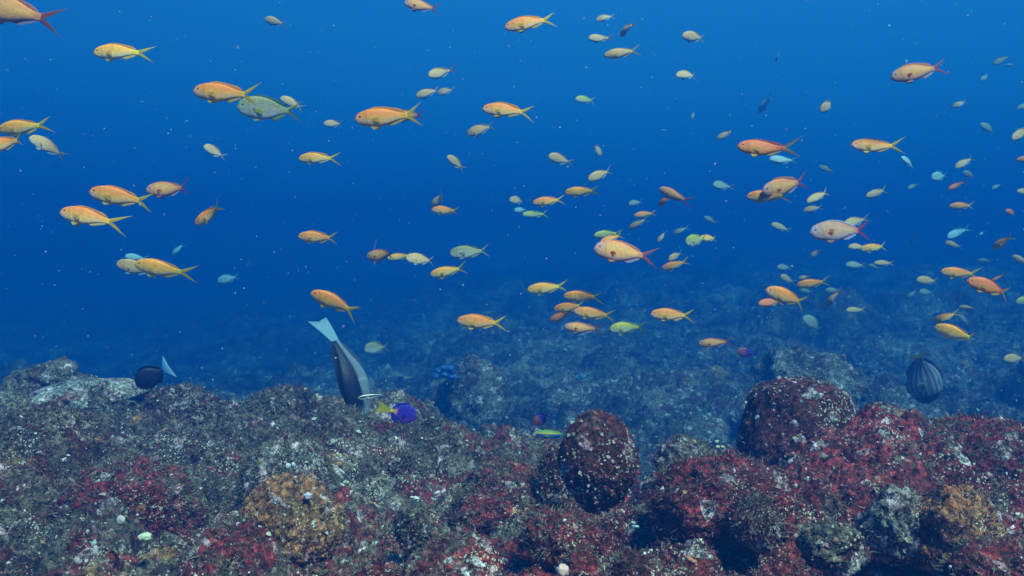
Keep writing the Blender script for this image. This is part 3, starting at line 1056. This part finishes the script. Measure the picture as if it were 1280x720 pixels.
# --- upper left
mal(-32, 4, 74, 27, 'red-tailed tan fish cut off by the top left corner', yaw=5, real=.115)
fem(118, 67, 187, 64, 'small orange-tan fish with yellow tail alone near the top left', kind='yellow', yaw=5)
fem(241, 114, 325, 120, 'large orange fish in front of the grey-green fish in the upper left', yaw=5)
fish('bigchromis', 296, 134, 380, 140, 'grey-green fish with black spot and yellow-green forked tail, half behind a large orange fish', name='damselfish', cat='fish', group=None, d=1.75, yaw=-15, hs=1.15)
pale(350, 122, 381, 137, 'pale fish half hidden behind the yellow-green tail of the grey-green fish', d=3.0)
fem(-1, 163, 62, 155, 'yellowish fish at the left edge, above the orange one cut by the frame', kind='yellow', yaw=8)
fem(-28, 183, 40, 176, 'orange fish with only its rear half in the frame at the left edge', yaw=0)
pale(36, 172, 86, 197, 'hazy tan fish slanting nose-up, right of the two fish at the left edge', d=2.2)
fem(111, 240, 192, 254, 'orange fish with long yellow tail, upper of the pair at left', yaw=0)
fem(76, 266, 152, 279, 'orange fish with yellow tail, lower left of the pair at left', yaw=5)
mal(181, 237, 243, 236, 'tan fish with dark red tail just right of the pair at left', yaw=5, d=1.75)
fem(243, 281, 282, 254, 'small orange fish slanting nose-down with its tail raised, left of centre-left', yaw=10)
pale(255, 182, 282, 198, 'small pale fish nose-up below the grey-green fish, upper left', hs=1.25)
pale(156, 320, 186, 324, 'cyan-blue fish just above the yellow fish at left', kind='cyan', d=3.3)
pale(145, 330, 200, 341, 'dull tan fish mostly hidden behind a yellow fish at left', d=2.2)
fem(169, 330, 242, 344, 'yellow-orange fish with bright yellow tail in front of a cyan and a tan fish', kind='yellow', yaw=0)
gho(216, 319, 229, 304, 'faint slender blue-grey fish above the tail of the yellow fish at left', kind='cyan')
gho(272, 352, 299, 345, 'faint blue oval fish hanging in the dark water at left', kind='cyan', d=5.2, hs=1.3)
# --- upper middle
pale(331, 24, 358, 31, 'small pale fish near the top, left of the middle')
mal(505, 3, 551, 13, 'tan red-tailed fish touching the top edge of the photo', d=2.0)
pale(404, 154, 431, 156, 'small pale fish left of the large orange fish, upper middle')
fem(443, 150, 529, 143, 'largest orange fish of the upper middle with long yellow forked tail', yaw=0)
mal(488, 146, 532, 144, 'reddish fish almost hidden behind the tail of the largest orange fish in the upper middle', d=2.2)
pale(536, 94, 567, 88, 'pale fish topmost of three above the large orange fish', hs=1.1)
pale(520, 121, 551, 111, 'pale yellowish fish slanting nose-down just above the large yellow tail')
pale(547, 117, 569, 111, 'small pale fish overlapping the tail of the yellowish one, upper middle', hs=1.2)
fem(603, 137, 667, 140, 'orange fish with yellow tail right of the largest orange fish in the upper middle', yaw=5)
pale(584, 168, 619, 156, 'pale fish slanting under the orange fish in the upper middle')
fem(631, 36, 695, 21, 'pink-orange fish with yellow tail near the top centre', yaw=0, bend=.3)
pale(745, 26, 769, 18, 'small pale fish at top, right of the pink-orange one')
pale(736, 47, 766, 49, 'small tan fish level, under the pale one near the top')
pale(776, 45, 792, 27, 'thin pale fish standing steeply nose-down near the top', yaw=50)
fem(755, 70, 801, 62, 'tan fish with thin yellow tail below three small pale ones at the top', kind='paleyel', yaw=5)
pale(852, 45, 884, 48, 'pale fish alone at top right of centre')
pale(844, 95, 874, 93, 'pale fish below the lone one at top right of centre')
pale(719, 124, 745, 126, 'greenish pale fish alone between the orange fish and the right half', kind='green', d=4.2)
pale(896, 174, 919, 162, 'small pale fish nose-down above the red-tailed orange fish on the right')
gho(864, 149, 869, 138, 'tiny dark sliver of a fish in open water right of centre', d=6)
gho(947, 141, 968, 115, 'faint greenish slender fish slanting steeply, upper right', kind='cyan', d=5, yaw=40)
pale(559, 195, 581, 213, 'small pale fish nose-up below the pale slanting fish, centre', hs=1.1)
fem(374, 199, 423, 197, 'small yellow-orange fish alone left of centre', kind='yellow', yaw=5)
fem(372, 296, 424, 298, 'small orange fish with yellow tail alone, lower than the other one left of centre', yaw=5)
pale(538, 258, 560, 241, 'slim olive fish nose-down right above a small orange fish, centre', yaw=40)
fem(539, 262, 577, 265, 'small orange fish with yellow fins below the slim olive fish, centre', yaw=10)
mal(457, 321, 497, 317, 'tan fish with a long white dorsal thread, leftmost of the row in the centre', d=2.2, fil=True, real=.095, lod=0)
fem(484, 323, 517, 319, 'small orange fish between the fish with the white thread and a yellow-grey one', d=2.7, kind='yellow')
pale(507, 323, 546, 326, 'yellow-grey fish with reddish forked tail, middle of the row in the centre', d=2.5)
fish('chromis', 562, 317, 613, 313, 'grey damselfish with dark tail at the right end of the row in the centre', name='damselfish', group=None, d=2.1, yaw=0)
fem(538, 344, 584, 334, 'yellow-orange fish under the grey damselfish', kind='yellow', yaw=5)
# --- centre
pale(686, 195, 715, 204, 'pale bluish fish, upper of the small ones right of centre', d=3.3, hs=1.15)
pale(752, 194, 740, 180, 'small fish turned nearly tail-on above the olive one, right of centre', d=4.4, yaw=50, hs=1.2)
pale(735, 225, 766, 212, 'olive pale fish nose-down below the one turned tail-on')
fem(706, 241, 750, 238, 'orange-yellow fish with forked tail, right one of two level fish, centre right', kind='yellow', yaw=5)
fem(666, 254, 706, 249, 'tan-orange fish, left one of two level fish, centre right', yaw=5)
pale(636, 250, 658, 252, 'tiny pale fish left of the two level fish, centre right', d=4.6, hs=1.2)
pale(643, 263, 659, 262, 'tiny cyan fish under the two level fish', kind='cyan', d=5, hs=1.3)
pale(653, 268, 686, 268, 'yellow-green pale fish under the tan-orange one, centre right', kind='green', d=3.4, hs=.8)
mal(824, 236, 864, 254, 'pinkish tan fish slanting nose-up with a small orange fish at its belly', d=2.3, kind='male', hs=.85)
fem(824, 258, 840, 242, 'small orange fish nose-down against the belly of the pinkish tan fish', kind='red', yaw=45, d=2.9)
fem(792, 270, 821, 266, 'small orange fish with bright yellow tail above the big male, right of centre', yaw=5)
pale(786, 287, 810, 272, 'slim pale fish nose-down under a small orange fish, right of centre', yaw=30, hs=.8)
gho(786, 255, 803, 252, 'faint brownish fish left of the pinkish tan fish', d=5.6)
pale(743, 295, 776, 291, 'pale green fish just above the head of the big male', kind='green', d=3.0, hs=.85)
fem(750, 303, 779, 293, 'orange fish peeping out above the back of the big male', d=2.1, real=.09)
mal(742, 311, 822, 322, 'big pinkish orange male with red pectoral mark and red forked tail, right of centre', d=1.35, yaw=0, hs=1.1, real=.1, bend=.1, tk=1.1)
pale(822, 303, 832, 289, 'tiny slim pale fish by the raised tail lobe of the big male', d=4.5)
gho(892, 230, 915, 235, 'faint olive fish left of the red-tailed orange fish on the right', d=5.2, hs=1.2)
fish('green', 857, 303, 884, 297, 'round yellow-green damselfish with black spot in front of a yellow-tailed fish', name='damselfish', group=None, d=2.9, yaw=-30, hs=1.3, lod=0)
fem(872, 299, 900, 297, 'yellow-tailed fish hidden behind the round yellow-green damselfish', d=3.1, kind='yellow')
gho(841, 293, 860, 283, 'faint dark green fish left of the round damselfish', d=5.2, kind='chromis')
gho(880, 271, 897, 280, 'faint grey fish above the round damselfish', d=5.5)
fem(827, 336, 862, 326, 'orange fish with yellow tail nose-down below the round damselfish', yaw=5)
pale(836, 325, 853, 315, 'dull tan fish peeping above the nose-down orange fish', d=3.4, hs=1.1)
# --- right, upper
mal(922, 182, 996, 189, 'orange fish with dark red tail over a cyan one, right of centre', kind='red', yaw=5)
pale(962, 198, 996, 202, 'cyan-white fish just under the dark red tail', kind='cyan', d=3.0)
fem(933, 246, 989, 245, 'orange fish with yellow tail crossing in front of a tan one, right', yaw=10)
mal(952, 240, 1013, 225, 'tan fish with reddish tail and bluish white anal fin behind an orange one, right', d=1.95)
pale(1008, 253, 1038, 238, 'tan yellow-tailed fish nose-down right of the crossing pair', kind='paleyel')
pale(1004, 264, 1029, 258, 'pale fish just below the nose-down tan fish, right')
mal(1011, 292, 1094, 286, 'large purplish grey male with red spot and purple tail, right', kind='greymale', d=1.30, yaw=0, hs=1.02, real=.1)
pale(1056, 281, 1084, 273, 'pale fish half hidden by the back of the large purplish grey male', d=3.2)
gho(1023, 208, 1044, 216, 'faint green fish over the nose-down tan fish, right', kind='chromis', d=5.3)
pale(1082, 246, 1111, 236, 'pale yellow fish alone right of the crossing pair', kind='paleyel', d=3.8)
fem(1064, 181, 1129, 184, 'bright orange fish with thin yellow tail over a blue-white one, upper right', yaw=5)
pale(1126, 196, 1145, 211, 'blue-white fish nose-up under the yellow tail, upper right', kind='cyan', d=3.7)
mal(1113, 98, 1186, 81, 'pale tan male with pink tail and white-edged anal fin, high on the right', kind='male', yaw=5, real=.105, d=1.6)
pale(1024, 139, 1045, 125, 'small pale fish nose-down left of the high male, upper right', hs=1.2)
gho(970, 77, 974, 64, 'tiny brown fish seen end-on at the top right', d=6)
pale(1190, 135, 1209, 125, 'small beige fish below the high male, upper right', hs=1.2, d=5)
gho(1224, 155, 1247, 168, 'faint brown fish nose-up near the right edge, upper right', d=5.4)
fem(1266, 174, 1292, 158, 'tan fish cut by the right edge, upper of the two there', kind='paleyel', d=3.4)
gho(1241, 81, 1264, 69, 'faint green slender fish near the top right corner', kind='chromis', d=5.8)
gho(1257, 82, 1272, 81, 'tiny faint blue fish beside the green slender one, top right corner', kind='cyan', d=6)
gho(1225, 101, 1238, 92, 'barely visible grey fish right of the high male', d=6.8)
gho(1270, 137, 1288, 128, 'faint brown fish touching the right edge, upper right', d=5.5)
pale(1164, 222, 1185, 219, 'whitish round fish at right, left of a tan one', kind='cyan', d=4.3, hs=1.5)
pale(1194, 210, 1218, 196, 'tan fish nose-down above a small orange-red fish, right', d=3.9)
fem(1186, 237, 1207, 226, 'small orange-red fish nose-down below a tan one, right', kind='red', d=3.8)
gho(1203, 215, 1220, 222, 'faint grey fish right of the small orange-red one', d=5.4, hs=1.3)
fem(1186, 258, 1220, 257, 'small orange fish level, at right below the orange-red one', yaw=5)
fem(1256, 263, 1273, 270, 'tiny red-orange fish close to the right edge', kind='red', d=4.3)
gho(1135, 236, 1149, 229, 'tiny brownish fish in the haze right of the pale yellow one', d=5.6)
gho(1240, 236, 1252, 230, 'tiny brown fish above the tiny red-orange one', d=6.2)
fem(1270, 200, 1300, 196, 'pinkish fish whose nose just enters at the right edge', d=3.4)
fem(1271, 239, 1298, 242, 'tan fish whose nose just enters at the right edge, lower one', kind='paleyel', d=3.9)
pale(964, 280, 989, 289, 'pale grey fish nose-up left of the large purplish grey male', d=4.9)
pale(1013, 321, 1029, 311, 'small tan fish nose-down under the head of the purplish grey male', d=4.6, hs=1.2)
pale(1060, 309, 1084, 308, 'dull tan fish hidden behind the yellow one under the purple tail', d=3.5)
fem(1075, 312, 1111, 307, 'yellow fish with forked tail under the purple tail of the large male', kind='yellow', yaw=5)
gho(1057, 331, 1083, 332, 'faint yellow-grey fish, left of the row below the purplish grey male', d=4.8)
gho(1085, 331, 1101, 337, 'faint grey fish, middle of the row below the purplish grey male', d=5)
pale(1092, 329, 1119, 329, 'dull yellow-brown fish, right of the row below the purplish grey male', d=3.9, kind='paleyel')
gho(971, 334, 991, 335, 'faint greenish fish below left of the purplish grey male', d=5.4)
gho(1138, 306, 1143, 291, 'thin whitish fish upright in the haze, right', d=5.5, yaw=50)
pale(1185, 297, 1210, 285, 'bluish pale fish nose-down in the haze, right', kind='cyan', d=4.9, hs=.9)
pale(1181, 303, 1203, 309, 'pale brown arched fish under the bluish one, right', d=4.4, bend=.6)
pale(1224, 294, 1233, 288, 'tiny bright cyan fish at right', kind='cyan', d=5)
fem(1241, 311, 1268, 294, 'small orange fish head-on with its thin tail curling up to the right', d=2.8, yaw=35, hs=1.2, lod=0)
pale(1264, 320, 1290, 333, 'greyish fish cut by the right edge, middle height', d=3.8)
gho(1220, 327, 1243, 326, 'faint pale green fish left of the greyish one at the right edge', d=5.2)
# --- right, lower
fem(1176, 340, 1225, 343, 'orange fish with yellow tail above the big red-orange one, right', yaw=5)
pale(1145, 350, 1175, 352, 'pale olive fish left of the orange fish, right', d=3.6)
gho(1199, 360, 1204, 348, 'small pale upright fish under the orange fish at right', d=4.8, yaw=40)
fem(1239, 352, 1256, 342, 'small pinkish fish slanting above the tail of the big red-orange one', kind='red', d=3.9, hs=.8)
fem(1207, 351, 1270, 369, 'big red-orange fish nose-up near the right edge', kind='red', yaw=5, hs=1.05)
fem(996, 357, 1037, 351, 'orange fish with yellow tail above the white-bellied one, right of centre', yaw=5)
pale(998, 348, 1016, 346, 'pale fish peeping above the back of an orange fish, right of centre', d=4)
pale(976, 345, 992, 353, 'tiny whitish fish above the white-bellied orange one', d=4.6, hs=1.2)
fem(956, 362, 1013, 382, 'orange fish with whitish belly and long yellow tail slanting nose-up, right of centre', yaw=0, hs=1.1)
fem(948, 380, 980, 376, 'dark orange fish behind the belly of the white-bellied one', kind='red', d=2.9)
pale(1034, 384, 1048, 361, 'pinkish fish standing steeply nose-down, right', yaw=35, d=3.4, kind='male', lod=1)
pale(1058, 388, 1082, 387, 'pale yellow fish just right of the steep pinkish one', d=4.4, kind='paleyel')
gho(1031, 363, 1054, 364, 'faint yellow fish over the steep pinkish one', d=5)
gho(999, 363, 1017, 365, 'faint greenish fish right of the white-bellied one', d=5.2)
gho(1133, 373, 1146, 362, 'faint white fish in the haze above the striped angelfish', d=5.6)
gho(1149, 365, 1167, 366, 'faint brown fish right of the faint white one, above the striped angelfish', d=5.6)
fem(1168, 403, 1197, 390, 'plump orange fish nose-down without visible tail, right', kind='female', d=2.5, yaw=35, hs=1.15, lod=0)
fem(1168, 409, 1225, 426, 'golden orange fish with yellow-green pelvic fin at right, above the crest boulder', kind='yellow', d=1.7, yaw=25, hs=1.15, tk=.4)
pale(1198, 384, 1223, 386, 'small olive fish right of the plump orange one', kind='paleyel', d=4)
fem(1195, 377, 1203, 366, 'tiny orange fish upright above the plump orange one', kind='red', d=4.6, yaw=35)
pale(1269, 378, 1294, 372, 'greenish fish at the right edge beside the big red-orange one', d=3.6, kind='green')
pale(1254, 449, 1284, 448, 'tan fish low at the right edge over the crest boulder', d=3.4)
gho(1199, 394, 1213, 411, 'faint greenish fish nose-up right of the plump orange one', d=5)
gho(1003, 396, 1029, 416, 'faint blue-grey fish nose-up over the flat-topped maroon knob', d=4.9, hs=1.2)
# --- lower middle
fem(387, 367, 452, 391, 'large orange fish slanting nose-up above the diving grey fish', yaw=0)
fem(571, 401, 634, 405, 'orange fish with long yellow tail alone low in the centre', yaw=0)
fem(659, 363, 710, 357, 'yellow-orange fish topmost of the cluster in the lower centre', kind='yellow', yaw=5)
fem(704, 371, 754, 371, 'tan-orange fish second from the top of the cluster in the lower centre', yaw=5)
fem(692, 387, 733, 381, 'orange fish partly behind the brightest one of the cluster', d=2.1)
fem(687, 401, 718, 388, 'small orange fish at the lower left of the cluster, nose-down', kind='red', d=2.6)
fem(717, 389, 769, 396, 'brightest orange fish in the middle of the cluster with long lower tail lobe', yaw=0, real=.095)
mal(705, 408, 755, 413, 'tan fish with dark red tail at the bottom of the cluster', yaw=5, real=.09, hs=.85)
fish('green', 762, 412, 808, 408, 'yellow-green damselfish with black spot at the lower right of the cluster', name='damselfish', group=None, yaw=0, real=.088)
fem(813, 393, 869, 395, 'orange-yellow fish with long yellow forked tail right of the cluster', yaw=0)
mal(873, 430, 917, 427, 'orange fish with dark red tail, lowest of those right of the cluster', kind='male', yaw=5, hs=.85, real=.085)
gho(921, 440, 949, 442, 'faint purple fish in the haze below right of the lowest red-tailed one', kind='purple', d=4.0)

# --- fish feeding over the reef
fish('surgeon', 452, 524, 418, 394, 'large grey fish with black back and pale blue tail, diving head-down',
     name='surgeonfish', cat='fish', group=None, d=2.55, yaw=0, up=(-.72, -.75, -.1), bend=.55, real=.3, lod=0)
gho(545 - 90, 437, 487, 433, 'faint striped grey fish behind the back of the diving grey fish', d=3.9, kind='chromis', hs=1.5)
fish('navy', 170, 482, 214, 457, 'very dark blue fish with a bright blue tail edge over the crest at left',
     name='triggerfish', cat='fish', group=None, d=2.5, yaw=-10, hs=1.0, real=.12, tk=.8, bend=0, lod=0)
fish('angel', 1162, 506, 1140, 424, 'dark blue angelfish with pale stripes and yellow tail edge feeding head-down, right',
     name='angelfish', cat='fish', group=None, d=3.3, yaw=20, up=(1, -.1, 0), lod=0, tk=.35)
fish('blueyellow', 520, 522, 479, 510, 'vivid blue-violet fish with yellow tail over the bank below the diving grey fish',
     name='angelfish', cat='fish', group=None, d=1.9, yaw=-5, lod=0, bend=.3, tk=1.5)
fish('cleaner', 447, 498, 485, 492, 'slim white fish with a black lengthwise stripe beside the head of the diving grey fish',
     name='cleaner_wrasse', cat='fish', group=None, d=2.1, yaw=0, lod=0)
fish('wrasse', 669, 542, 712, 544, 'green, yellow and blue striped wrasse half behind the tall maroon knob',
     name='wrasse', cat='fish', group=None, d=2.05, yaw=0, lod=0)
fish('purple', 666, 530, 690, 517, 'small purple and red fish above the striped wrasse',
     name='damselfish', cat='fish', group=None, d=2.6, yaw=25, lod=0)


# ------------------------------------------------------------------ specks drifting in the water
def snow():
    n = 1300
    d = nrng.uniform(0.45, 1, n) ** .6 * 5.5
    d = np.maximum(d * nrng.uniform(.1, 1, n), .35)
    u = nrng.uniform(-.68, .68, n); w = nrng.uniform(-.30, .40, n)
    p = np.stack([u * d, d, w * d], 1)
    g = ground_z(p[:, 0], p[:, 1], False) + .05
    p = p[p[:, 2] > g]
    k = len(p)
    size = nrng.gamma(1.8, .00022, k) * (p[:, 1] * .8 + .2) + .00022 * p[:, 1]
    size = np.minimum(size, .0013 * p[:, 1])
    c = pal(k, [(.75, .8, .85), (.6, .62, .6)], [2, 1])
    bits('drifting_specks', p, size, c, M_SNOW, 'tiny pale specks of plankton and silt drifting in the blue water', 'specks', .7)


snow()

# ------------------------------------------------------------------ the water itself, as even haze
def haze():
    bm = bmesh.new(); bmesh.ops.create_cube(bm, size=1)
    me = bpy.data.meshes.new('haze'); bm.to_mesh(me); bm.free()
    x0, x1, y0, y1, z0, z1 = -46, 46, -3.5, 29, -3.2, 2.7
    for v in me.vertices:
        v.co = (x0 if v.co.x < 0 else x1, y0 if v.co.y < 0 else y1, z0 if v.co.z < 0 else z1)
    o = bpy.data.objects.new('haze', me); COL.objects.link(o)
    m = bpy.data.materials.new('sea_water'); m.use_nodes = True
    n, l = m.node_tree.nodes, m.node_tree.links; n.clear()
    out = n.new('ShaderNodeOutputMaterial'); v = n.new('ShaderNodeVolumePrincipled')
    v.inputs['Color'].default_value = (0.002, 0.054, 0.22, 1)
    v.inputs['Absorption Color'].default_value = (0.05, 0.38, 0.56, 1)
    v.inputs['Density'].default_value = 0.35
    v.inputs['Anisotropy'].default_value = 0.1
    l.new(v.outputs[0], out.inputs['Volume'])
    me.materials.append(m)
    tag(o, 'clear blue sea water fading the distance', 'water', kind='stuff')


haze()
